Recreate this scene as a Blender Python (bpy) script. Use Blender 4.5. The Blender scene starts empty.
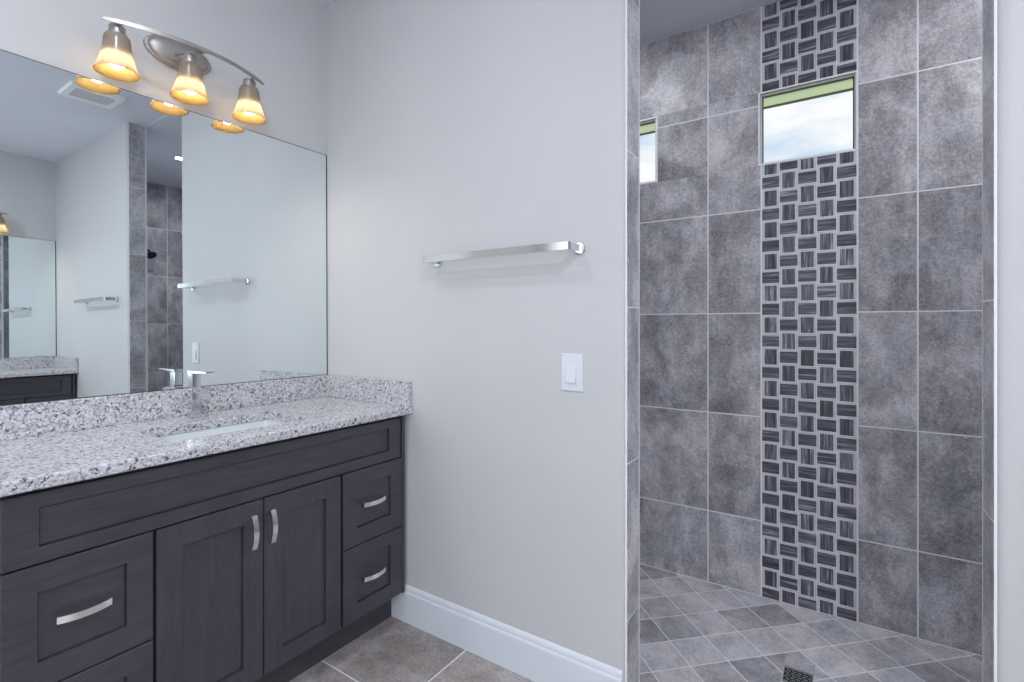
import bpy, bmesh, math, random
from mathutils import Vector, Matrix
random.seed(7)
C = bpy.context.scene.collection
sc = bpy.context.scene

# ------------------------------------------------------------------ dimensions (metres)
W = 3.897          # room width, vanity wall x=0 to opposite wall x=W
H = 2.7375         # shower ceiling
HR = 2.7425         # room ceiling
T = 0.125          # thickness of the wall that carries the towel bar
E0, J0 = 1.484, 2.325   # shower opening, left and right edges
YB = 1.145         # tile face of the shower's back wall
ZF = -0.06         # shower floor
YR = -4.2          # rear wall, behind the camera

# ------------------------------------------------------------------ camera
cd = bpy.data.cameras.new('camera')
cd.sensor_width = 36.0
cd.lens = 503.95 / 1024 * 36
cd.shift_y = -(341 - 324.77) / 1024
cam = bpy.data.objects.new('camera', cd)
C.objects.link(cam)
cam.location = (2.0583, -1.5, 1.2284)
cam.rotation_euler = (math.pi / 2, 0, math.radians(33.69))
sc.camera = cam
cd.clip_start = 0.02

# ------------------------------------------------------------------ colour management
sc.view_settings.view_transform = 'Standard'
sc.view_settings.look = 'None'
sc.view_settings.gamma = 1.0
sc.view_settings.use_curve_mapping = False
sc.view_settings.exposure = 0.21

# ------------------------------------------------------------------ sky with soft clouds
world = bpy.data.worlds.new('sky')
sc.world = world
world.use_nodes = True
nt = world.node_tree
nt.nodes.clear()
def wn(t, **k):
    n = nt.nodes.new(t)
    for a, b in k.items(): setattr(n, a, b)
    return n
tc = wn('ShaderNodeTexCoord')
mp = wn('ShaderNodeMapping'); mp.inputs['Scale'].default_value = (1.6, 1.6, 4.5); mp.inputs['Location'].default_value = (3.1, 0.4, 0.55)
nz = wn('ShaderNodeTexNoise'); nz.inputs['Scale'].default_value = 3.2; nz.inputs['Detail'].default_value = 7; nz.inputs['Roughness'].default_value = 0.55
rp = wn('ShaderNodeValToRGB')
rp.color_ramp.elements[0].position = 0.36; rp.color_ramp.elements[0].color = (0.60, 0.74, 0.88, 1)
rp.color_ramp.elements[1].position = 0.56; rp.color_ramp.elements[1].color = (0.97, 0.985, 1.0, 1)
bg = wn('ShaderNodeBackground'); bg.inputs['Strength'].default_value = 0.90
wo = wn('ShaderNodeOutputWorld')
nt.links.new(tc.outputs['Generated'], mp.inputs['Vector']); nt.links.new(mp.outputs['Vector'], nz.inputs['Vector'])
nt.links.new(nz.outputs['Fac'], rp.inputs['Fac']); nt.links.new(rp.outputs['Color'], bg.inputs['Color'])
nt.links.new(bg.outputs['Background'], wo.inputs['Surface'])

# ------------------------------------------------------------------ large lights
def area(name, loc, rot, sx, sy, power, col, disk=False, spread=None):
    l = bpy.data.lights.new(name, 'AREA')
    l.shape = 'DISK' if disk else 'RECTANGLE'
    l.size = sx
    if not disk: l.size_y = sy
    l.energy = power; l.color = col
    if spread: l.spread = math.radians(spread)
    o = bpy.data.objects.new(name, l); C.objects.link(o)
    o.location = loc; o.rotation_euler = rot
    return o
FILL = (0.86, 0.925, 1.0)
# fill light added at an invented window in the rear wall
area('fill_rear', (2.0, YR + 0.10, 1.55), (math.radians(90), 0, 0), 2.5, 1.6, 4, FILL)
# same added fill at the invented right window, also behind the camera
area('fill_right', (W - 0.10, -2.95, 1.55), (math.radians(90), 0, math.radians(90)), 1.5, 1.6, 31, FILL)
# same added fill at the invented twin in the left wall
area('fill_left', (0.10, -2.95, 1.55), (math.radians(90), 0, math.radians(-90)), 1.5, 1.6, 15, FILL)
sun = bpy.data.lights.new('sun', 'SUN'); sun.energy = 2.0; sun.color = (1.0, 0.96, 0.9); sun.angle = 0.01
so = bpy.data.objects.new('sun', sun); C.objects.link(so); so.rotation_euler = (math.radians(-8), math.radians(48), 0)
CAN = (1.0, 0.955, 0.90)
CANC = (0.93, 0.955, 1.0)
CANS = [(2.75, -1.85, 28), (0.85, -1.20, 5.0), (1.1, -2.9, 6)]  # first is the key; the other two are unseen fill, added
for (x, y, p) in CANS:
    area('downlight', (x, y, HR - 0.012), (0, 0, 0), 0.07, 0.07, p, CANC, True)
for (x, y, p) in ((2.845, 0.565, 10.0), (1.05, 0.565, 3.5)):
    area('shower_downlight', (x, y, H - 0.012), (0, 0, 0), 0.05, 0.05, p, CANC, True)

# ------------------------------------------------------------------ material helpers
class NT:
    def __init__(s, name):
        s.m = bpy.data.materials.new(name); s.m.use_nodes = True
        s.t = s.m.node_tree; s.t.nodes.clear()
        s.out = s.n('ShaderNodeOutputMaterial')
        s.b = s.n('ShaderNodeBsdfPrincipled')
        s.l(s.b.outputs[0], s.out.inputs['Surface'])
    def n(s, t, **k):
        n = s.t.nodes.new(t)
        for a, b in k.items(): setattr(n, a, b)
        return n
    def l(s, a, b): s.t.links.new(a, b)
    def set(s, **k):
        for a, b in k.items():
            s.b.inputs[a.replace('_', ' ')].default_value = b
        return s
    def coord(s, scale=(1, 1, 1), kind='Object', rot=(0, 0, 0)):
        tc = s.n('ShaderNodeTexCoord'); mp = s.n('ShaderNodeMapping')
        mp.inputs['Scale'].default_value = scale; mp.inputs['Rotation'].default_value = rot
        s.l(tc.outputs[kind], mp.inputs['Vector'])
        return mp.outputs['Vector']
    def noise(s, vec, scale, detail=4, rough=0.5, w=None, dist=0.0):
        n = s.n('ShaderNodeTexNoise')
        n.inputs['Scale'].default_value = scale; n.inputs['Detail'].default_value = detail
        n.inputs['Roughness'].default_value = rough; n.inputs['Distortion'].default_value = dist
        if w is not None:
            n.noise_dimensions = '4D'; s.l(w, n.inputs['W'])
        s.l(vec, n.inputs['Vector'])
        return n.outputs['Fac']
    def ramp(s, fac, stops, interp='LINEAR'):
        r = s.n('ShaderNodeValToRGB'); r.color_ramp.interpolation = interp
        e = r.color_ramp.elements
        while len(e) < len(stops): e.new(0.5)
        for k, (p, c) in enumerate(stops):
            e[k].position = p
            e[k].color = (c[0], c[1], c[2], 1) if not isinstance(c, (int, float)) else (c, c, c, 1)
        s.l(fac, r.inputs['Fac'])
        return r.outputs['Color']
    def mix(s, fac, a, b, mode='MIX'):
        m = s.n('ShaderNodeMix', data_type='RGBA', blend_type=mode)
        for src, idx in ((fac, 0), (a, 6), (b, 7)):
            if isinstance(src, (int, float)): m.inputs[idx].default_value = src
            elif isinstance(src, tuple): m.inputs[idx].default_value = (*src, 1)
            else: s.l(src, m.inputs[idx])
        return m.outputs[2]
    def math(s, op, a, b):
        m = s.n('ShaderNodeMath', operation=op)
        for src, idx in ((a, 0), (b, 1)):
            if isinstance(src, (int, float)): m.inputs[idx].default_value = src
            else: s.l(src, m.inputs[idx])
        return m.outputs[0]
    def bump(s, h, strength=0.2, dist=0.002):
        b = s.n('ShaderNodeBump'); b.inputs['Strength'].default_value = strength
        b.inputs['Distance'].default_value = dist
        s.l(h, b.inputs['Height']); s.l(b.outputs['Normal'], s.b.inputs['Normal'])
    def isl(s, k=20.0):
        g = s.n('ShaderNodeNewGeometry')
        return g.outputs['Random Per Island']

def plain(name, col, rough=0.5, metal=0.0, **k):
    s = NT(name).set(Base_Color=(*col, 1), Roughness=rough, Metallic=metal)
    s.set(**k)
    return s.m
def S(r, g, b):   # sRGB 0-255 -> linear
    f = lambda c: (c / 255 / 12.92) if c <= 10 else ((c / 255 + 0.055) / 1.055) ** 2.4
    return (f(r), f(g), f(b))

M = {}
def paint(name, col, rough=0.55):
    s = NT(name).set(Roughness=rough)
    v = s.coord()
    n = s.noise(v, 2.2, 3)
    s.l(s.ramp(n, [(0.3, tuple(c * 0.975 for c in col)), (0.7, tuple(min(1, c * 1.02) for c in col))]), s.b.inputs['Base Color'])
    s.bump(s.noise(v, 140, 3), 0.06, 0.0006)
    return s.m
M['wall'] = paint('wall_paint', (0.57, 0.576, 0.592), 0.5)
M['ceiling'] = paint('ceiling_paint', (0.72, 0.74, 0.82), 0.8)
M['trim'] = paint('trim_paint', (0.72, 0.76, 0.82), 0.32)
M['whiteplastic'] = plain('white_plastic', (0.70, 0.73, 0.79), 0.3)
M['grout'] = plain('grout', (0.84, 0.84, 0.87), 0.8)
M['edge'] = plain('tile_edge_trim', (0.66, 0.68, 0.72), 0.35)

def tile_mat(name, dark, mid, light, rough=0.36, tint0=(0.975, 1.0, 1.02), tint1=(1.045, 0.985, 0.965), tilevar=0.10):
    s = NT(name)
    r = s.isl()
    w = s.math('MULTIPLY', r, 37.0)
    v = s.coord()
    big = s.noise(v, 4.2, 5, 0.6, w, 0.5)
    st = s.noise(s.coord((9, 9, 2.2)), 1.6, 6, 0.62, w, 0.4)
    fine = s.noise(v, 75, 6, 0.8, w, 0.4)
    grain = s.noise(v, 260, 2, 0.6, w)
    patch = s.noise(s.coord((1, 1, 0.75)), 5.5, 9, 0.68, s.math('ADD', w, 5.0), 0.8)
    pch = s.ramp(patch, [(0.44, 0.0), (0.58, 1.0)])
    f = s.math('ADD', s.math('MULTIPLY', big, 0.50), s.math('MULTIPLY', st, 0.40))
    f = s.math('ADD', f, s.math('MULTIPLY', pch, 0.13))
    f = s.math('ADD', f, s.math('MULTIPLY', fine, 0.70))
    f = s.math('ADD', f, s.math('MULTIPLY', grain, 0.45))
    f = s.math('ADD', f, s.math('MULTIPLY', s.math('SUBTRACT', r, 0.5), tilevar))
    f = s.math('SUBTRACT', f, 0.585)
    base = s.ramp(f, [(0.28, dark), (0.50, mid), (0.70, light)])
    hue = s.ramp(s.noise(v, 5.5, 4, 0.6, s.math('ADD', w, 11.0), 0.6), [(0.40, 0.0), (0.60, 1.0)])
    base = s.mix(hue, s.mix(1.0, base, tint0, 'MULTIPLY'), s.mix(1.0, base, tint1, 'MULTIPLY'))
    # thin dark crazing in patches
    crk = s.noise(v, 15, 9, 0.72, w, 1.6)
    cf = s.ramp(s.math('ABSOLUTE', s.math('SUBTRACT', crk, 0.5), 0), [(0.0, 1.0), (0.011, 0.0)])
    msk = s.ramp(s.noise(v, 6.5, 3, 0.6, w), [(0.52, 0.0), (0.66, 1.0)])
    base = s.mix(s.math('MULTIPLY', s.math('MULTIPLY', cf, msk), 0.7), base, tuple(c * 0.55 for c in dark))
    s.l(base, s.b.inputs['Base Color'])
    s.l(s.ramp(fine, [(0.3, rough + 0.12), (0.7, rough - 0.05)]), s.b.inputs['Roughness'])
    s.bump(fine, 0.15, 0.0015)
    return s.m
M['walltile'] = tile_mat('grey_stone_wall_tile', (0.165, 0.161, 0.178), (0.40, 0.395, 0.425), (0.70, 0.695, 0.735))
M['floortile'] = tile_mat('grey_stone_floor_tile', (0.21, 0.188, 0.178), (0.37, 0.338, 0.328), (0.54, 0.51, 0.50), 0.42)
M['showerfloor'] = tile_mat('grey_stone_shower_floor_tile', (0.27, 0.262, 0.285), (0.47, 0.462, 0.495), (0.68, 0.675, 0.71), 0.45, tilevar=0.26)

def vein_mat(name, scale):
    s = NT(name)
    r = s.isl(); w = s.math('MULTIPLY', r, 91.0)
    v = s.coord(scale)
    a = s.noise(v, 1.0, 5, 0.6, w, 0.6)
    a = s.math('ADD', a, s.math('MULTIPLY', s.math('SUBTRACT', r, 0.5), 0.10))
    col = s.ramp(a, [(0.31, S(54, 53, 62)), (0.48, S(90, 88, 100)), (0.58, S(120, 120, 133)), (0.68, S(178, 180, 192))])
    s.l(col, s.b.inputs['Base Color'])
    s.set(Roughness=0.28)
    s.b.inputs['Specular IOR Level'].default_value = 0.35
    return s.m
M['mosaicH'] = vein_mat('dark_marble_lengthwise', (6, 30, 105))
M['mosaicV'] = vein_mat('dark_marble_upright', (105, 30, 6))
s = NT('pale_marble_slat'); r = s.isl()
s.l(s.ramp(s.noise(s.coord(), 60, 4, 0.5, s.math('MULTIPLY', r, 50)), [(0.3, (0.56, 0.58, 0.63)), (0.7, (0.68, 0.70, 0.75))]), s.b.inputs['Base Color'])
s.set(Roughness=0.35); M['slat'] = s.m

def wood(name, scale):
    s = NT(name)
    v = s.coord(scale)
    g = s.noise(v, 1.0, 8, 0.62, None, 1.1)
    b = s.noise(s.coord(), 5.0, 3)
    f = s.math('ADD', s.math('MULTIPLY', g, 0.7), s.math('MULTIPLY', b, 0.3))
    s.l(s.ramp(f, [(0.30, (0.037, 0.034, 0.044)), (0.5, (0.053, 0.049, 0.062)), (0.70, (0.074, 0.069, 0.084))]), s.b.inputs['Base Color'])
    s.set(Roughness=0.4)
    s.bump(g, 0.12, 0.0008)
    return s.m
M['woodV'] = wood('charcoal_stained_wood_upright', (90, 90, 6))
M['woodH'] = wood('charcoal_stained_wood_lengthwise', (90, 6, 90))
M['gapshade'] = plain('black_gap_shade', (0.012, 0.011, 0.013), 0.8)  # black on the inner stiles, standing for shade in the door gaps

def granite():
    s = NT('speckled_white_granite')
    v = s.coord()
    n1 = s.noise(v, 30, 4, 0.6, None, 0.4)
    base = s.ramp(n1, [(0.32, (0.44, 0.445, 0.50)), (0.52, (0.63, 0.62, 0.64)), (0.7, (0.50, 0.51, 0.57))])
    n5 = s.noise(v, 16, 4, 0.6, None, 1.0)
    base = s.mix(s.math('MULTIPLY', s.ramp(n5, [(0.58, 0.0), (0.70, 1.0)]), 0.5), base, (0.44, 0.35, 0.26))
    n2 = s.noise(v, 125, 3, 0.6, None, 0.6)
    c1 = s.mix(s.math('MULTIPLY', s.ramp(n2, [(0.52, 0.0), (0.57, 1.0)]), 0.75), base, (0.22, 0.22, 0.265))
    n3 = s.noise(s.coord((1.2, 0.8, 1)), 150, 2, 0.5)
    c2 = s.mix(s.math('MULTIPLY', s.ramp(n3, [(0.57, 0.0), (0.63, 1.0)]), 0.75), c1, (0.80, 0.80, 0.83))
    n4 = s.noise(s.coord((1, 1, 1), rot=(0.5, 0.3, 0.9)), 90, 3, 0.6, None, 0.8)
    c3 = s.mix(s.math('MULTIPLY', s.ramp(n4, [(0.578, 0.0), (0.62, 1.0)]), 0.9), c2, (0.040, 0.040, 0.058))
    s.l(c3, s.b.inputs['Base Color']); s.set(Roughness=0.17)
    return s.m
M['granite'] = granite()
M['porcelain'] = plain('white_porcelain', (0.72, 0.76, 0.80), 0.12)
M['chrome'] = plain('polished_chrome', (0.74, 0.75, 0.77), 0.07, 1.0)
M['barmetal'] = plain('polished_nickel', (0.60, 0.58, 0.55), 0.14, 1.0)
M['mirror'] = plain('mirror_glass', (0.84, 0.895, 0.90), 0.0, 1.0)
M['mirroredge'] = plain('mirror_edge', (0.03, 0.035, 0.035), 0.5)
s = NT('brushed_nickel'); n = s.noise(s.coord((4, 4, 300)), 1.5, 4)
s.l(s.ramp(n, [(0.3, (0.40, 0.375, 0.35)), (0.7, (0.52, 0.495, 0.47))]), s.b.inputs['Base Color'])
s.set(Roughness=0.45, Metallic=1.0); M['nickel'] = s.m
M['pull'] = plain('satin_steel', (0.88, 0.87, 0.87), 0.22, 1.0)
M['gratemetal'] = plain('grey_grate_metal', (0.34, 0.35, 0.36), 0.4, 0.5)
M['darkmetal'] = plain('dark_metal', (0.05, 0.05, 0.055), 0.35, 0.6)
M['ventwhite'] = plain('white_vent_plastic', (0.90, 0.92, 0.95), 0.35)
M['black'] = plain('recess_shade_black', (0.01, 0.01, 0.012), 0.9)
M['gasket'] = plain('dark_window_gasket', (0.03, 0.032, 0.035), 0.5)
M['vinyl'] = plain('white_window_frame', (0.78, 0.80, 0.82), 0.35)
M['brighttrim'] = plain('white_tile_edge', (0.88, 0.89, 0.90), 0.4)
M['soffit'] = plain('white_soffit', (0.84, 0.85, 0.82), 0.6)
M['fascia'] = plain('dark_fascia', (0.05, 0.055, 0.05), 0.5)
s = NT('lawn'); s.l(s.ramp(s.noise(s.coord(), 6, 5), [(0.3, (0.40, 0.49, 0.24)), (0.7, (0.50, 0.59, 0.32))]), s.b.inputs['Base Color']); s.set(Roughness=0.9); M['lawn'] = s.m
# thin clear pane
s = NT('window_glass'); s.t.nodes.remove(s.b)
tr = s.n('ShaderNodeBsdfTransparent'); gl = s.n('ShaderNodeBsdfGlossy'); gl.inputs['Roughness'].default_value = 0.0
fr = s.n('ShaderNodeFresnel'); fr.inputs['IOR'].default_value = 1.3
mx = s.n('ShaderNodeMixShader'); s.l(fr.outputs[0], mx.inputs[0]); s.l(tr.outputs[0], mx.inputs[1]); s.l(gl.outputs[0], mx.inputs[2])
s.l(mx.outputs[0], s.out.inputs['Surface']); M['glass'] = s.m
# bulb and frosted shade
def emis(name, col, strength):
    s = NT(name); s.t.nodes.remove(s.b)
    e = s.n('ShaderNodeEmission'); e.inputs['Color'].default_value = (*col, 1); e.inputs['Strength'].default_value = strength
    s.l(e.outputs[0], s.out.inputs['Surface']); return s.m
M['bulb'] = emis('lit_bulb', (1.0, 0.90, 0.76), 110.0)
M['canlens'] = emis('lit_downlight_lens', (0.95, 0.97, 1.0), 9.0)
s = NT('frosted_amber_glass'); s.t.nodes.remove(s.b)
df = s.n('ShaderNodeBsdfDiffuse'); df.inputs['Color'].default_value = (0.46, 0.395, 0.34, 1)
tl = s.n('ShaderNodeBsdfTranslucent'); tl.inputs['Color'].default_value = (0.92, 0.76, 0.50, 1)
gl = s.n('ShaderNodeBsdfGlossy'); gl.inputs['Roughness'].default_value = 0.25
m1 = s.n('ShaderNodeMixShader'); m1.inputs[0].default_value = 0.46
m2 = s.n('ShaderNodeMixShader'); m2.inputs[0].default_value = 0.06
s.l(df.outputs[0], m1.inputs[1]); s.l(tl.outputs[0], m1.inputs[2])
s.l(m1.outputs[0], m2.inputs[1]); s.l(gl.outputs[0], m2.inputs[2]); s.l(m2.outputs[0], s.out.inputs['Surface']); M['shade'] = s.m
s = NT('amber_glass_inside'); s.t.nodes.remove(s.b)
df = s.n('ShaderNodeBsdfDiffuse'); df.inputs['Color'].default_value = (0.065, 0.038, 0.011, 1)
tl = s.n('ShaderNodeBsdfTranslucent'); tl.inputs['Color'].default_value = (0.95, 0.82, 0.60, 1)
m1 = s.n('ShaderNodeMixShader'); m1.inputs[0].default_value = 0.30
s.l(df.outputs[0], m1.inputs[1]); s.l(tl.outputs[0], m1.inputs[2]); s.l(m1.outputs[0], s.out.inputs['Surface']); M['shadein'] = s.m

# ------------------------------------------------------------------ mesh helpers
FLIP = [False]      # mirror x about the room's middle, for the fittings of the opposite wall
def fx(x): return W - x if FLIP[0] else x

class MB:
    def __init__(s): s.bm = bmesh.new()
    def box(s, x0, x1, y0, y1, z0, z1, mat=0, bevel=0.0, seg=1):
        g = bmesh.ops.create_cube(s.bm, size=1.0)['verts']
        for v in g:
            v.co = Vector((x0 + (v.co.x + .5) * (x1 - x0), y0 + (v.co.y + .5) * (y1 - y0), z0 + (v.co.z + .5) * (z1 - z0)))
        fs = {f for v in g for f in v.link_faces}
        for f in fs: f.material_index = mat
        if bevel > 0:
            es = list({e for v in g for e in v.link_edges})
            r = bmesh.ops.bevel(s.bm, geom=es, offset=bevel, segments=seg, affect='EDGES', profile=0.5)
            for f in r['faces']: f.material_index = mat
        return s
    def loft(s, rings, mat=0, cap0=True, cap1=True, closed=True):
        R = [[s.bm.verts.new(p) for p in r] for r in rings]
        n = len(R[0])
        for a, b in zip(R[:-1], R[1:]):
            for i in range(n if closed else n - 1):
                j = (i + 1) % n
                f = s.bm.faces.new((a[i], a[j], b[j], b[i])); f.material_index = mat
        if cap0: s.bm.faces.new(list(reversed(R[0]))).material_index = mat
        if cap1: s.bm.faces.new(R[-1]).material_index = mat
        return s
    def lathe(s, prof, c, axis='z', seg=32, mat=0, caps=True, sx=1.0, sy=1.0):
        rings = []
        for r, h in prof:
            ring = []
            for k in range(seg):
                a = 2 * math.pi * k / seg
                p, q = r * math.cos(a) * sx, r * math.sin(a) * sy
                if axis == 'z': ring.append((c[0] + p, c[1] + q, c[2] + h))
                elif axis == 'x': ring.append((c[0] + h, c[1] + p, c[2] + q))
                else: ring.append((c[0] + q, c[1] + h, c[2] + p))
            rings.append(ring)
        return s.loft(rings, mat, caps, caps)
    def tube(s, pts, r, seg=14, mat=0):
        pts = [Vector(p) for p in pts]
        rings = []
        for i, p in enumerate(pts):
            d = (pts[min(i + 1, len(pts) - 1)] - pts[max(i - 1, 0)]).normalized()
            u = d.orthogonal().normalized() if abs(d.z) > .9 else Vector((0, 0, 1)).cross(d).normalized()
            w = d.cross(u).normalized()
            rr = r[i] if isinstance(r, (list, tuple)) else r
            rings.append([p + rr * (math.cos(2 * math.pi * k / seg) * u + math.sin(2 * math.pi * k / seg) * w) for k in range(seg)])
        return s.loft(rings, mat)
    def prism(s, poly, a, z0, z1, mat=0):
        """poly in the plane across axis a, extruded along a"""
        def P(p, h):
            return {'x': (h, p[0], p[1]), 'y': (p[0], h, p[1]), 'z': (p[0], p[1], h)}[a]
        return s.loft([[P(p, z0) for p in poly], [P(p, z1) for p in poly]], mat)
    def build(s, name, mats, parent=None, smooth=False, angle=40):
        bm = s.bm
        off = Vector((0, 0, 0))
        p = parent
        while p is not None:
            off += p.location; p = p.parent
        for v in bm.verts:
            x = W - v.co.x if FLIP[0] else v.co.x
            v.co = Vector((x, v.co.y, v.co.z)) - off
        bmesh.ops.recalc_face_normals(bm, faces=bm.faces)
        me = bpy.data.meshes.new(name)
        bm.to_mesh(me); bm.free()
        for m in (mats if isinstance(mats, (list, tuple)) else [mats]): me.materials.append(m)
        o = bpy.data.objects.new(name, me); C.objects.link(o)
        if parent is not None: o.parent = parent
        if smooth:
            for f in me.polygons: f.use_smooth = True
            ca = math.cos(math.radians(angle))
            b2 = bmesh.new(); b2.from_mesh(me)
            for e in b2.edges:
                if len(e.link_faces) == 2 and e.link_faces[0].normal.dot(e.link_faces[1].normal) < ca: e.smooth = False
            b2.to_mesh(me); b2.free()
        return o

def thing(name, label, cat, loc, group=None):
    o = bpy.data.objects.new(name, None); C.objects.link(o)
    o.empty_display_size = 0.05
    o.location = (fx(loc[0]), loc[1], loc[2])
    o['label'] = label; o['category'] = cat
    if group: o['group'] = group
    return o
def struct(o):
    o['kind'] = 'structure'; return o
def rrect(x0, x1, y0, y1, r, n=5):
    pts = []
    for cx, cy, a0 in ((x1 - r, y1 - r, 0), (x0 + r, y1 - r, 90), (x0 + r, y0 + r, 180), (x1 - r, y0 + r, 270)):
        for k in range(n + 1):
            a = math.radians(a0 + 90 * k / n)
            pts.append((cx + r * math.cos(a), cy + r * math.sin(a)))
    return pts
def subtract(rect, holes):
    out = [rect]
    for (a0, a1, b0, b1) in holes:
        nxt = []
        for (x0, x1, y0, y1) in out:
            if a0 >= x1 or a1 <= x0 or b0 >= y1 or b1 <= y0: nxt.append((x0, x1, y0, y1)); continue
            if y0 < b0: nxt.append((x0, x1, y0, b0))
            if y1 > b1: nxt.append((x0, x1, b1, y1))
            ym, yM = max(y0, b0), min(y1, b1)
            if x0 < a0: nxt.append((x0, a0, ym, yM))
            if x1 > a1: nxt.append((a1, x1, ym, yM))
        out = nxt
    return out

# ================================================================== SETTING
# ---- painted walls
def added_window_wall(name, xa, xb, xf, num, span):
    m = MB()
    for r in [(YR - .1, span[0], -.2, H + .1), (span[1], YB + .1, -.2, H + .1), (span[0], span[1], -.2, span[2]), (span[0], span[1], span[3], H + .1)]:
        m.box(xa, xb, r[0], r[1], r[2], r[3])
    struct(m.build(name, M['wall']))
    m = MB()
    for (a, b, c, d) in ((span[0], span[1], span[2], span[2] + .05), (span[0], span[1], span[3] - .05, span[3]), (span[0], span[0] + .05, span[2] + .05, span[3] - .05), (span[1] - .05, span[1], span[2] + .05, span[3] - .05)):
        m.box(xf - .025, xf + .025, a, b, c, d)
    w = struct(m.build('window_%d' % num, M['vinyl']))  # unseen window, invented to hold the fill light
    MB().box(xf - .003, xf + .003, span[0] + .05, span[1] - .05, span[2] + .05, span[3] - .05).build('pane', M['glass'], w)
added_window_wall('wall_left', -.12, 0, -.045, 5, (-3.80, -2.10, 0.70, 2.40))
added_window_wall('wall_right', W, W + .12, W + .045, 4, (-3.80, -2.10, 0.70, 2.40))
def ell(x0, x1, d, n=6):   # rounded drywall corner on the front face, from (x0, 0) to (x1, d)
    return [(x0 + (x1 - x0) * math.sin(math.pi / 2 * k / n), d * (1 - math.cos(math.pi / 2 * k / n))) for k in range(n + 1)]
pl = [(0, 0)] + ell(E0 - 0.017, E0 - 0.006, 0.010) + [(E0 - 0.006, T - .008), (0, T - .008)]
struct(MB().prism(pl, 'z', ZF - .1, HR).build('wall_back', M['wall'], smooth=True, angle=30))
pr_ = [(W, 0)] + ell(J0 + 0.034, J0 + 0.006, 0.012) + [(J0 + 0.006, T - .008), (W, T - .008)]
struct(MB().prism(pr_, 'z', ZF - .1, HR).build('wall_back_right', M['wall'], smooth=True, angle=30))

# rear wall, behind the camera, with a wide window invented for the fill light
WR = (0.7, 3.3, 0.70, 2.40)
m = MB()
for r in subtract((-.0, W, -.1, HR), [WR]): m.box(r[0], r[1], YR - .1, YR, r[2], r[3])
struct(m.build('wall_rear', M['wall']))
w3 = MB()
for (a, b, c, d) in ((WR[0], WR[1], WR[2], WR[2] + .05), (WR[0], WR[1], WR[3] - .05, WR[3]), (WR[0], WR[0] + .05, WR[2] + .05, WR[3] - .05), (WR[1] - .05, WR[1], WR[2] + .05, WR[3] - .05), (1.975, 2.025, WR[2] + .05, WR[3] - .05)):
    w3.box(a, b, YR - .07, YR - .02, c, d)
w3 = struct(w3.build('window_3', M['vinyl']))
MB().box(WR[0] + .05, WR[1] - .05, YR - .05, YR - .045, WR[2] + .05, WR[3] - .05).build('pane', M['glass'], w3)

# ---- ceiling
struct(MB().box(-.12, W + .12, YR - .1, T - .008, HR, HR + .12).build('ceiling', M['ceiling']))
struct(MB().box(-.12, W + .12, T - .008, YB + .1, H, H + .1345).build('ceiling_shower', M['ceiling']))

# ---- floors: grout bed with separate square tiles
ROWS = [0.299 + 0.4925 * k for k in range(-1, 6)]       # wall tile joints
P = 0.4925
m = MB(); m.box(0, W, YR, 0.0, -.10, -0.0008, 0)
m.box(E0 - .006, J0 + .006, 0.0, T, -.10, -0.0008, 0)
g = 0.0028
def clipbox(x0, x1, y0, y1):
    if x1 - x0 > .01 and y1 - y0 > .01: m.box(x0 + g, x1 - g, y0 + g, y1 - g, -.006, 0, 1, 0.0006)
ix = int(W / P) + 2
for i in range(-1, ix):
    for j in range(-10, 1):
        x0, x1 = 0.857 + P * (i - 1), 0.857 + P * i
        y0, y1 = -0.351 + P * j, -0.351 + P * (j + 1)
        X0, X1, Y0, Y1 = max(x0, 0), min(x1, W), max(y0, YR), min(y1, 0)
        clipbox(X0, X1, Y0, Y1)
        if y1 > 0 and y0 < T:
            clipbox(max(x0, E0), min(x1, J0), max(y0, 0), min(y1, T))
struct(m.build('floor', [M['grout'], M['floortile']]))

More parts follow.
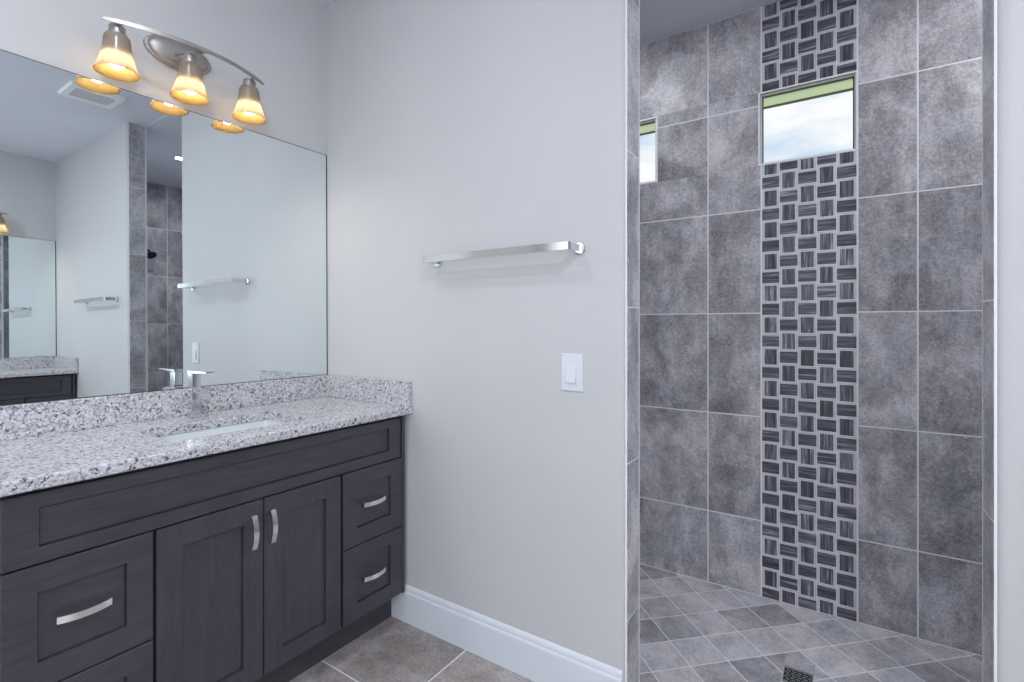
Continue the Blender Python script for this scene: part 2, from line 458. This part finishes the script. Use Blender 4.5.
def clip_poly(poly, x0, x1, y0, y1):
    def cl(ps, f, inter):
        out = []
        for a, b in zip(ps, ps[1:] + ps[:1]):
            if f(a): out.append(a)
            if f(a) != f(b): out.append(inter(a, b))
        return out
    def X(v): return lambda a, b: (v, a[1] + (b[1] - a[1]) * (v - a[0]) / (b[0] - a[0]))
    def Y(v): return lambda a, b: (a[0] + (b[0] - a[0]) * (v - a[1]) / (b[1] - a[1]), v)
    for f, t in ((lambda p: p[0] >= x0, X(x0)), (lambda p: p[0] <= x1, X(x1)), (lambda p: p[1] >= y0, Y(y0)), (lambda p: p[1] <= y1, Y(y1))):
        if poly: poly = cl(poly, f, t)
    return poly
DR = (1.906, 0.607, 0.048)     # square drain
m = MB(); m.box(0, W, T - .012, YB + .02, -.16, ZF - .0005, 0)
r2 = math.sqrt(2)
for i in range(-30, 40):
    for j in range(-30, 40):
        p0, p1 = 1.742 + .157 * (i - 9) + .0024, 1.742 + .157 * (i - 8) - .0024
        q0, q1 = 0.627 + .157 * (j - 9) + .0024, 0.627 + .157 * (j - 8) - .0024
        poly = [((p + q) / r2, (p - q) / r2) for p, q in ((p0, q0), (p0, q1), (p1, q1), (p1, q0))]
        poly = clip_poly(poly, 0.003, W - .003, T + .001, YB - .002)
        if not poly or len(poly) < 3: continue
        ar = abs(sum(a[0] * b[1] - b[0] * a[1] for a, b in zip(poly, poly[1:] + poly[:1])) / 2)
        if ar < 2e-5: continue
        cx = sum(p[0] for p in poly) / len(poly); cy = sum(p[1] for p in poly) / len(poly)
        xs = [p[0] for p in poly]; ys = [p[1] for p in poly]
        d = DR[2] + .002
        if max(xs) > DR[0] - d and min(xs) < DR[0] + d and max(ys) > DR[1] - d and min(ys) < DR[1] + d:
            for rc in ((0, DR[0] - d, 0, 2), (DR[0] + d, W, 0, 2), (DR[0] - d, DR[0] + d, 0, DR[1] - d), (DR[0] - d, DR[0] + d, DR[1] + d, 2)):
                pp = clip_poly(poly, *rc)
                if pp and len(pp) > 2: m.prism(pp, 'z', ZF - .004, ZF, 1)
        else: m.prism(poly, 'z', ZF - .004, ZF, 1)
struct(m.build('floor_shower', [M['grout'], M['showerfloor']]))

# ---- shower back wall: block wall with openings, tile cladding, mosaic strip
WINS = [(1.711, 2.087, 1.992, 2.323), (0.836, 1.212, 1.992, 2.323)]
m = MB()
for r in subtract((0, W, -.16, H), WINS): m.box(r[0], r[1], YB + .0008, YB + .075, r[2], r[3])
wb = struct(m.build('wall_shower_back', M['grout']))
MX0, MX1 = 1.7155, 2.0935
cols = [0.0, 0.49, 0.983, 1.475, MX0]
colsR = [MX1, 2.297, 2.79, 3.283, W]
holes = [(a - .009, b + .009, c - .009, d + .009) for a, b, c, d in WINS]
zs = [ZF] + [z for z in ROWS if ZF + .02 < z < H - .02] + [H]
def tiles_on(m, us, zs, holes, put, gap=0.0028):
    for u0, u1 in zip(us[:-1], us[1:]):
        for z0, z1 in zip(zs[:-1], zs[1:]):
            for r in subtract((u0 + gap, u1 - gap, z0 + gap, z1 - gap), holes):
                if r[1] - r[0] > .004 and r[3] - r[2] > .004: put(m, r)
m = MB()
put = lambda m, r: m.box(r[0], r[1], YB, YB + .006, r[2], r[3], 0, 0.0006)
tiles_on(m, cols, zs, holes, put); tiles_on(m, colsR, zs, holes, put)
m.build('tile_cladding', M['walltile'], wb)

# mosaic: basket weave of dark marble bricks with pale slats along their long sides
m = MB()
PW = (MX1 - MX0 - .006) / 5
U = 0.0745
x00 = MX0 + .003
def mput(x0, x1, z0, z1, mat, gx=.0012):
    for r in subtract((x0 + gx, x1 - gx, z0 + gx, z1 - gx), [holes[0]]):
        z1c = min(r[3], H - .001); z0c = max(r[2], ZF + .001)
        if r[1] - r[0] > .003 and z1c - z0c > .003:
            m.box(r[0], r[1], YB - (.0005 if mat == 2 else 0), YB + .006, z0c, z1c, mat, 0.0008)
for c in range(5):
    xa, xb = x00 + c * PW, x00 + (c + 1) * PW
    for k in range(-1, 42):
        z0 = -.0771 + k * U; z1 = z0 + U
        if (c + k) % 2 == 0:      # brick lying flat
            mput(xa, xb, z0, z0 + .0102, 2); mput(xa, xb, z1 - .0102, z1, 2)
            mput(xa, xb, z0 + .0102, z1 - .0102, 0)
        else:
            mput(xa, xa + .0102, z0, z1, 2); mput(xb - .0102, xb, z0, z1, 2)
            mput(xa + .0102, xb - .0102, z0, z1, 1)
struct(m.build('trim_1', [M['mosaicH'], M['mosaicV'], M['slat']]))

# ---- windows of the shower
for k, (a, b, c, d) in enumerate(WINS):
    m = MB()
    for r in subtract((a - .008, b + .008, c - .008, d + .008), [(a, b, c, d)]):       # tile edge trim round the opening
        m.box(r[0], r[1], YB - .0015, YB + .008, r[2], r[3])
    wv = struct(m.build('window_%d' % (k + 1), M['brighttrim']))
    m = MB()
    for r in subtract((a, b, c, d), [(a + .006, b - .006, c + .004, d - .004)]): m.box(r[0], r[1], YB + .008, YB + .05, r[2], r[3])
    m.build('reveal', M['vinyl'], wv)
    m = MB()
    for r in subtract((a + .006, b - .006, c + .004, d - .004), [(a + .0095, b - .0105, c + .0060, d - .0055)]): m.box(r[0], r[1], YB + .028, YB + .046, r[2], r[3])
    m.build('gasket', M['gasket'], wv)
    MB().box(a + .006, b - .006, YB + .038, YB + .042, c + .004, d - .004).build('pane', M['glass'], wv)

# ---- tiled right and left shower walls, tiled back faces of the room wall, tiled ends of the opening
m = MB()
ys = [T, 0.42, 0.892, YB]
tiles_on(m, ys, zs, [], lambda m, r: m.box(W - .006, W - .0001, r[0], r[1], r[2], r[3], 0, .0012))
m.box(W - .0050, W, T, YB, ZF, H, 1)
struct(m.build('wall_shower_right', [M['walltile'], M['grout']]))
m = MB()
tiles_on(m, ys, zs, [], lambda m, r: m.box(.0001, .006, r[0], r[1], r[2], r[3], 0, .0012))
m.box(0, .0050, T, YB, ZF, H, 1)
struct(m.build('wall_shower_left', [M['walltile'], M['grout']]))
for nm, u in (('wall_shower_front_left', [0.006, .49, .983, E0 - .006]), ('wall_shower_front_right', [J0 + .006, 2.79, 3.283, W - .006])):
    m = MB()
    tiles_on(m, u, zs, [], lambda m, r: m.box(r[0], r[1], T - .006, T, r[2], r[3], 0, .0012))
    m.box(u[0], u[-1], T - .008, T - .0025, ZF, H, 1)
    struct(m.build(nm, [M['walltile'], M['grout']]))
for nm, xa, xb, xg in (('trim_2', E0 - .006, E0, (E0 - .006, E0 - .0008)), ('trim_3', J0, J0 + .006, (J0 + .0008, J0 + .006))):
    m = MB()
    tiles_on(m, [0.010, T - .0082], [0.0] + zs[1:-1] + [HR], [], lambda m, r: m.box(xa, xb, r[0], r[1], r[2], r[3], 0, .0012), 0.0016)
    m.box(xg[0], xg[1], 0.0105, T - .008, ZF, HR, 1)
    m.box(xg[0], xg[1], T - .008, T - .004, ZF, H, 1)
    m.box(xa, xb, T - .0080, T + .001, ZF, H, 2, .001)       # pale edge strip
    struct(m.build(nm, [M['walltile'], M['grout'], M['edge']]))

# ---- baseboards
bp = [(0, 0), (.014, 0), (.014, .118), (.0125, .1235), (.0095, .127), (.0095, .136), (.0075, .1425), (.003, .148), (0, .149)]
struct(MB().prism([(-d, z) for d, z in bp], 'x', 0.4565, E0 - .010).build('baseboard_back', M['trim']))
struct(MB().prism([(-d, z) for d, z in bp], 'x', J0 + .02, W - .4565).build('baseboard_right', M['trim']))

# ---- outside: eave over the shower windows and the lawn
MB().box(-1, W + 1, YB + .076, 2.022, 2.60, 2.64).build('trim_4', M['soffit']).__setitem__('kind', 'structure')
MB().box(-1, W + 1, 2.022, 2.052, 2.596, 2.78).build('trim_5', M['fascia']).__setitem__('kind', 'structure')
struct(MB().box(-40, 44, YB + .1, 70, -.4, -.3).build('ground', M['lawn']))

# ================================================================== VANITY
def shaker(m, y0, y1, z0, z1, ry, rt, rb, xb=.521, xf=.540, rec=.009, mat=0):
    def R(i, x, yi=0.0, zt=0.0, zb=0.0): return [(x, y0 + yi, z0 + zb), (x, y1 - yi, z0 + zb), (x, y1 - yi, z1 - zt), (x, y0 + yi, z1 - zt)]
    e = .0018
    m.loft([R(0, xb), R(0, xf - e), R(0, xf, e, e, e), R(0, xf, ry, rt, rb), R(0, xf - rec - .005, ry + .0006, rt + .0006, rb + .0006), R(0, xf - rec - .005, ry + .0022, rt + .0022, rb + .0022), R(0, xf - rec, ry + .0026, rt + .0026, rb + .0026)], mat)
    return m
def pull(parent, yc, zc, vertical, x=.540):
    """arched bar pull with two square feet"""
    m = MB(); L, wd = .052, .0080
    n = 14
    def ring(t):
        s_ = t * L; h = .0185 + .0125 * (1 - t * t); th = .0060
        o = []
        for dh, dw in ((-th, -wd), (0, -wd), (0, wd), (-th, wd)):
            X = x + h + dh
            o.append((X, yc + dw, zc + s_) if vertical else (X, yc + s_, zc + dw))
        return o
    m.loft([ring(-1 + 2 * k / n) for k in range(n + 1)])
    for sg in (-1, 1):
        a = sg * (L - .005)
        if vertical: m.box(x - .0005, x + .0185, yc - wd, yc + wd, zc + a - .005, zc + a + .005, 0, .001)
        else: m.box(x - .0005, x + .0185, yc + a - .005, yc + a + .005, zc - wd, zc + wd, 0, .001)
    return m.build('handle', M['pull'], parent)

def vanity(place):
    def L(a, b): return b if FLIP[0] else a
    Y0, Y1 = -1.222, -.0165
    t = thing('vanity_cabinet', L('charcoal shaker vanity cabinet with satin pulls under the granite counter by the towel bar wall',
              'dark vanity cabinet on the opposite wall, its corner seen only in the mirror'), 'cabinet', (0.26, -.62, 0))
    m = MB()
    m.box(.004, .516, Y0, Y0 + .018, .125, .853, 0); m.box(.004, .521, Y1 - .018, Y1, .125, .853, 0, .001)
    m.box(.004, .516, Y0 + .018, Y1 - .018, .125, .143, 0); m.box(.004, .012, Y0 + .018, Y1 - .018, .143, .853, 0)
    m.box(.500, .519, Y0 + .0005, Y0 + .03, .126, .8525, 0); m.box(.500, .519, Y1 - .035, Y1 - .0005, .126, .8525, 0)
    m.box(.500, .512, -.955, -.875, .144, .66, 1); m.box(.500, .512, -.365, -.285, .144, .66, 1)
    m.box(.500, .519, Y0 + .03, Y1 - .035, .66, .8525, 0)
    m.box(.500, .519, Y0 + .03, Y1 - .035, .126, .16, 0)
    m.build('body', [M['woodV'], M['gapshade']], t)
    MB().box(.02, .458, Y0, Y1, .001, .125).build('toe_kick', M['woodH'], t)
    MB().box(.519, .5395, Y1 - .0155, Y1, .128, .8525, 0, .001).build('filler_strip', M['woodV'], t)
    m = MB(); shaker(m, -1.207, -.0415, .6895, .8500, .061, .033, .037); m.build('false_front', M['woodH'], t)
    for (a, b) in ((-.9125, -.6215), (-.6175, -.3325)):
        d = shaker(MB(), a, b, .131, .6850, .0615, .0625, .056).build('door', M['woodV'], t)
        pull(d, -.660 if a < -.8 else -.600, .596, True)
    for (a, b, z0, z1, ry, rt, rb) in ((-1.207, -.9205, .4035, .6850, .0585, .060, .061), (-1.207, -.9205, .131, .4000, .0585, .060, .061),
                           (-.3205, -.0345, .4085, .6850, .0600, .057, .063), (-.3205, -.0345, .131, .4050, .0600, .055, .061)):
        d = shaker(MB(), a, b, z0, z1, ry, rt, rb).build('drawer', M['woodH'], t)
        zc = (z0 + z1) / 2 + .008
        pull(d, (a + b) / 2 - (.004 if a < -1 else .012), zc, False)
    # counter
    t = thing('granite_countertop', L('speckled white granite countertop with backsplash on the near charcoal vanity',
              'speckled granite countertop on the opposite vanity, its end seen only in the mirror'), 'countertop', (.28, -.62, .862))
    ZT, ZB = .893, .863
    X0, X1, YA, YC = .002, .568, -1.238, -.002
    hole = rrect(.190, .454, -.838, -.402, .018)
    bm = bmesh.new()
    def loop(pts, z): return [bm.verts.new((p[0], p[1], z)) for p in pts]
    def orect(i): return [(X0, YA + i), (X1 - i, YA + i), (X1 - i, YC), (X0, YC)]
    outs = [loop(orect(0.005), ZT), loop(orect(.0015), ZT - .0015), loop(orect(0), ZT - .005), loop(orect(0), ZB + .003), loop(orect(.003), ZB)]
    ins = [loop(hole, ZT), loop(hole, ZB)]
    def edges(v): return [bm.edges.get((a, b)) or bm.edges.new((a, b)) for a, b in zip(v, v[1:] + v[:1])]
    for a, b in zip(outs[:-1], outs[1:]):
        for i in range(4): bm.faces.new((a[i], a[(i + 1) % 4], b[(i + 1) % 4], b[i]))
    n = len(hole)
    for i in range(n): bm.faces.new((ins[0][i], ins[0][(i + 1) % n], ins[1][(i + 1) % n], ins[1][i]))
    bmesh.ops.triangle_fill(bm, use_beauty=True, use_dissolve=False, edges=edges(outs[0]) + edges(ins[0]))
    bmesh.ops.triangle_fill(bm, use_beauty=True, use_dissolve=False, edges=edges(outs[-1]) + edges(ins[1]))
    m = MB(); m.bm.free(); m.bm = bm
    m.build('slab', M['granite'], t)
    MB().box(.002, .021, YA, -.002, ZT, .992, 0, .0015).build('backsplash', M['granite'], t)
    MB().box(.0215, .562, -.021, -.002, ZT, .992, 0, .0015).build('side_splash', M['granite'], t)
    # basin
    t = thing('sink', L('white rectangular undermount sink in the near granite counter', 'white undermount sink in the counter of the opposite vanity'), 'sink', (.31, -.617, .74))
    m = MB(); rings = []
    for (i, z, r) in ((-.03, .8615, .03), (-.03, .8540, .03), (-.012, .850, .03), (.02, .735, .04), (.05, .728, .04)):
        rings.append([(p[0], p[1], z) for p in rrect(.190 + i, .454 - i, -.838 + i, -.402 - i, r)])
    outer = rings
    inner = []
    for (i, z, r) in ((.04, .738, .04), (.02, .748, .045), (.004, .775, .03), (-.003, .8615, .02)):
        inner.append([(p[0], p[1], z) for p in rrect(.190 + i, .454 - i, -.838 + i, -.402 - i, r)])
    bm2 = m
    allr = list(reversed(outer)) + list(reversed(inner))
    allr = [outer[4], outer[3], outer[2], outer[1], outer[0], inner[3], inner[2], inner[1], inner[0]]
    m.loft(allr)
    m.build('basin', M['porcelain'], t, True, 35)
    MB().lathe([(.022, .0), (.022, .003), (.017, .004), (.015, .0025)], (.30, -.617, .7375), 'z', 24).build('drain_ring', M['chrome'], t, True)
    # faucet
    t = thing('faucet', L('square chrome single-lever faucet behind the near sink', 'chrome faucet behind the sink of the opposite vanity'), 'faucet', (.085, -.617, ZT))
    fy, fxc = -.617, .082
    m = MB(); m.box(fxc - .0175, fxc + .0175, fy - .0165, fy + .0165, ZT, ZT + .105, 0, .003, 2)
    m.box(fxc - .0195, fxc + .0195, fy - .0185, fy + .0185, ZT, ZT + .006, 0, .002); m.build('body', M['chrome'], t)
    m = MB()
    pts = []
    prof = [(fxc + .020, .101), (fxc + .045, .101), (fxc + .070, .098), (fxc + .087, .091), (fxc + .093, .082)]
    up = [(x, ZT + z) for x, z in prof]; lo = [(x - .002, ZT + z - .010) for x, z in reversed(prof)]
    m.prism(up + lo, 'y', fy - .0125, fy + .0125); m.build('spout', M['chrome'], t)
    m = MB(); m.box(fxc - .0165, fxc + .0165, fy - .0155, fy + .0155, ZT + .108, ZT + .160, 0, .003, 2)
    m.box(fxc - .014, fxc + .014, fy - .014, fy + .014, ZT + .104, ZT + .109); m.build('cartridge_block', M['chrome'], t)
    m = MB()
    m.prism([(fxc - .0175, ZT + .160), (fxc + .115, ZT + .166), (fxc + .115, ZT + .170), (fxc - .0175, ZT + .168)], 'y', fy - .0145, fy + .0145)
    m.build('lever', M['chrome'], t)
    # mirror
    t = thing('wall_mirror', L('large frameless wall mirror above the near vanity', 'frameless mirror on the opposite wall, seen inside the near mirror'), 'mirror', (.003, -.62, .993))
    LE = .0063
    MB().prism([(.001, .9935), (.0055 + LE, .9935), (.0055, 2.031), (.001, 2.031)], 'y', -1.232, -.0015).build('backing', M['mirroredge'], t)
    MB().prism([(.0055 + LE, .9950), (.0058 + LE, .9950), (.0058, 2.0285), (.0055, 2.0285)], 'y', -1.2295, -.0065).build('mirror_glass', M['mirror'], t)
    # vanity light
    dy = .03 if FLIP[0] else 0.0
    yc = -.647 + dy
    t = thing('vanity_light', L('three-shade brushed nickel vanity light on the wall above the near mirror',
              'nickel vanity light above the opposite mirror, its end seen only in reflection'), 'light', (.01, yc, 2.22))
    m = MB()
    oy, oz, ocz = .112, .056, 2.222
    m.lathe([(1, .0), (1, .006), (.985, .010), (.93, .012), (.90, .012), (.885, .016), (.80, .022), (.45, .029), (.001, .030)], (.001, yc + .012, ocz), 'x', 48, sx=oy, sy=oz)
    m.build('wall_plate', M['nickel'], t, True)
    by = -.630 + dy
    Lh, xe, xm, zb = .265, .100, .172, 2.197
    def bx(y): return xm - (xm - xe) * ((y - by) / Lh) ** 2
    m = MB(); rings = []
    for k in range(33):
        y = by - Lh + 2 * Lh * k / 32
        x = bx(y); hw = .0066 * (1 if 0 < k < 32 else .5)
        rings.append([(x - .002, y, zb - hw), (x + .002, y, zb - hw), (x + .002, y, zb + hw), (x - .002, y, zb + hw)])
    m.loft(rings); m.build('curved_bar', M['nickel'], t, True, 50)
    m = MB()
    for sg in (-1, 1):
        m.tube([(.028, yc + .012 + sg * .02, ocz - .012), (.09, by + sg * .012, 2.202), (bx(by) - .003, by - sg * .022, zb)], .0045, 10)
    m.build('arm', M['nickel'], t, True)
    xs, zt = .087, 2.164
    for y in (-.851 + dy, -.633 + dy, -.417 + dy):
        m = MB()
        m.tube([(xs, y, zt + .028), (xs, y, zb + .004)], .0065, 12)
        m.tube([(xs, y, zb - .001), (bx(y), y, zb - .001)], .005, 8)
        m.lathe([(.004, .032), (.020, .031), (.0225, .028), (.0225, .004), (.030, .002), (.0305, -.002), (.020, -.003), (.002, -.003)], (xs, y, zt), 'z', 24)
        m.build('socket_cup', M['nickel'], t, True, 50)
        prof = [(.031, 0), (.0350, -.006), (.0365, -.02), (.0385, -.04), (.042, -.062), (.0475, -.083), (.0545, -.104), (.0615, -.119)]
        m = MB()
        m.lathe(prof + [(.0605, -.1205)], (xs, y, zt), 'z', 36, 0, caps=False)
        m.lathe([(.0605, -.1205)] + [(r - .003, h) for r, h in reversed(prof)], (xs, y, zt), 'z', 36, 1, caps=False)
        bmesh.ops.remove_doubles(m.bm, verts=m.bm.verts, dist=.00001)
        m.build('lamp_shade', [M['shade'], M['shadein']], t, True, 60)
        zc_ = zt - .074
        m = MB()        # unseen opaque collar, added to keep the shade top dim; dome below glows
        m.lathe([(.011, zt - .004 - zc_), (.012, .040), (.018, .030), (.028, .012), (.0302, .004), (.029, .003), (.001, .003)], (xs, y, zc_), 'z', 24)
        m.build('shading_collar', M['whiteplastic'], t, True, 50)
        m = MB()
        m.lathe([(.001, .0028), (.0285, .0028)] + [(max(.0005, .030 * math.cos(a)), -.030 * math.sin(a)) for a in [math.pi / 2 * q / 8 for q in range(9)]], (xs, y, zc_), 'z', 24)
        m.build('bulb', M['bulb'], t, True, 70)

vanity('near')
FLIP[0] = True
vanity('opposite')
FLIP[0] = False

# ================================================================== TOWEL BARS
def towel_bar(x0, x1, z, label):
    t = thing('towel_bar', label, 'towel bar', ((x0 + x1) / 2, 0, z))
    h = .0125
    m = MB()
    # flat bar with a chamfered front and angled ends
    pl = [(x0, -.081), (x0 + .006, -.089), (x1 - .006, -.089), (x1, -.081), (x1 - .004, -.076), (x0 + .004, -.076)]
    m.prism(pl, 'z', z - h, z + h)
    m.build('bar', M['barmetal'], t)
    for sg, xx in ((1, x0 + .004), (-1, x1 - .004)):
        m = MB()
        m.prism([(xx, -.080), (xx + sg * .016, -.078), (xx + sg * .014, -.006), (xx - sg * .006, -.006)], 'z', z - .0115, z + .0105)
        p = m.build('post', M['chrome'], t)
        MB().lathe([(.021, -.0003), (.021, -.005), (.019, -.0075), (.004, -.0075)], (xx + sg * .004, 0, z), 'y', 32).build('flange', M['chrome'], p, True, 25)
towel_bar(.700, 1.334, 1.478, 'flat chrome towel bar on the wall above the light switch')
towel_bar(2.490, 3.128, 1.452, 'flat chrome towel bar on the wall right of the shower, seen only in the mirror')

# ================================================================== LIGHT SWITCH
t = thing('light_switch', 'white rocker light switch on the wall below the towel bar', 'switch', (1.2985, 0, 1.071))
def plate(m, x0, x1, z0, z1, y0, y1, ch, mat=0):
    m.loft([[(x0, y0, z0), (x1, y0, z0), (x1, y0, z1), (x0, y0, z1)], [(x0, y1 + ch, z0), (x1, y1 + ch, z0), (x1, y1 + ch, z1), (x0, y1 + ch, z1)],
            [(x0 + ch, y1, z0 + ch), (x1 - ch, y1, z0 + ch), (x1 - ch, y1, z1 - ch), (x0 + ch, y1, z1 - ch)]], mat)
m = MB(); plate(m, 1.2585, 1.3385, 1.0085, 1.1335, -.0003, -.006, .003)
wp = m.build('wall_plate', M['whiteplastic'], t)
m = MB()
m.loft([[(1.282, -.0055, 1.038), (1.315, -.0055, 1.038), (1.315, -.0055, 1.104), (1.282, -.0055, 1.104)],
        [(1.282, -.0140, 1.038), (1.315, -.0140, 1.038), (1.315, -.0065, 1.104), (1.282, -.0065, 1.104)]])
m.build('rocker', M['whiteplastic'], t)
for z in (1.0225, 1.1195):
    MB().lathe([(.0032, -.0055), (.0032, -.0068), (.001, -.0072)], (1.2985, 0, z), 'y', 12).build('screw', M['edge'], wp)

# ================================================================== SHOWER FITTINGS
t = thing('shower_drain', 'square metal drain grate in the diagonal shower floor tiles', 'drain', (DR[0], DR[1], ZF))
d = DR[2]
MB().box(DR[0] - d, DR[0] + d, DR[1] - d, DR[1] + d, ZF - .0006, ZF + .0001).build('sump_shade', M['black'], t)  # thin black plate standing for the shaded hollow under the grate
m = MB()
for r in subtract((DR[0] - d, DR[0] + d, DR[1] - d, DR[1] + d), [(DR[0] - d + .004, DR[0] + d - .004, DR[1] - d + .004, DR[1] + d - .004)]):
    m.box(r[0], r[1], r[2], r[3], ZF + .0000, ZF + .0022)
n = 7
for k in range(n):
    y = DR[1] - d + .008 + k * (2 * d - .016) / (n - 1)
    for q in range(5):
        x = DR[0] - d + .005 + (q + (.25 if k % 2 else 0)) * .0185
        m.box(x, min(x + .0145, DR[0] + d - .003), y - .0022, y + .0022, ZF + .0001, ZF + .0018)
m.build('grate', M['gratemetal'], t)

t = thing('shower_fixture', 'dark round shower head on the far tiled shower wall, seen only in the mirror', 'shower head', (W - .006, .66, 2.02))
MB().lathe([(.030, 0), (.030, -.006), (.014, -.012)], (W - .006, .68, 2.03), 'x', 24).build('flange', M['darkmetal'], t, True)
MB().tube([(W - .012, .68, 2.03), (W - .08, .68, 2.03), (W - .13, .68, 2.015), (W - .16, .68, 1.985)], .010, 12).build('arm', M['darkmetal'], t, True)
bm = MB(); bm.lathe([(.012, .03), (.016, .012), (.045, -.004), (.048, -.012), (.044, -.016), (.001, -.016)], (0, 0, 0), 'z', 28)
Rm = Matrix.Translation((W - .168, .68, 1.975)) @ Matrix.Rotation(math.radians(40), 4, 'Y')
bmesh.ops.transform(bm.bm, matrix=Rm, verts=bm.bm.verts)
bm.build('spray_head', M['darkmetal'], t, True)

# recessed downlights
def can(x, y, r, label, grp, zc=H):
    t = thing('recessed_light', label, 'light', (x, y, zc), grp)
    MB().lathe([(r + .018, 0), (r + .018, -.004), (r + .010, -.007), (r, -.006), (r - .004, 0.0)], (x, y, zc), 'z', 32, caps=False).build('trim_ring', M['whiteplastic'], t, True)
    MB().lathe([(r - .002, -.0005), (r - .002, -.0025), (.001, -.0030)], (x, y, zc), 'z', 24).build('lens', M['canlens'], t)
can(1.05, .565, .030, 'recessed light at the hidden left end of the shower ceiling', None)
can(2.845, .565, .030, 'lit recessed light in the shower ceiling, seen only in the mirror', None)
for (x, y, p), lb in zip(CANS, ('recessed ceiling light behind the camera on the right', 'added recessed fill light over the near vanity, unseen', 'added recessed fill light towards the rear wall, unseen')):
    can(x, y, .065, lb, None, HR)

# exhaust fan grille in the ceiling
t = thing('exhaust_vent', 'white slotted exhaust fan cover on the ceiling, seen in the mirror', 'vent', (2.01, -.294, HR))
x0, x1, y0, y1 = 1.881, 2.140, -.436, -.152
m = MB()
pr3 = [(x0, y0, HR), (x1, y0, HR)]
rg = lambda i, z: [(p[0], p[1], z) for p in rrect(x0 + i, x1 - i, y0 + i, y1 - i, .012)]
hr = (x0 + .055, x1 - .055, y0 + .04, y1 - .04)
m.loft([rg(0, HR - .0005), rg(.0, HR - .010), rg(.006, HR - .018)], 0, True, False)
for r in subtract((x0 + .006, x1 - .006, y0 + .006, y1 - .006), [hr]): m.box(r[0], r[1], r[2], r[3], HR - .020, HR - .017)
m.build('cover', M['ventwhite'], t)
MB().box(hr[0], hr[1], hr[2], hr[3], HR - .0165, HR - .012).build('slot_shade', M['black'], t)  # black plate behind the slats, standing for shade inside the duct
m = MB()
for k in range(6):
    x = hr[0] + (hr[1] - hr[0]) * k / 5
    m.box(x - .0035, x + .0035, hr[2], hr[3], HR - .0195, HR - .0165)
for k in range(19):
    y = hr[2] + (hr[3] - hr[2]) * k / 18
    m.box(hr[0], hr[1], y - .0019, y + .0019, HR - .0190, HR - .0165)
m.build('grille', M['ventwhite'], t)

sc.cycles.max_bounces = 10
sc.cycles.diffuse_bounces = 6
sc.cycles.glossy_bounces = 6
sc.cycles.transparent_max_bounces = 8
sc.cycles.sample_clamp_indirect = 6.0
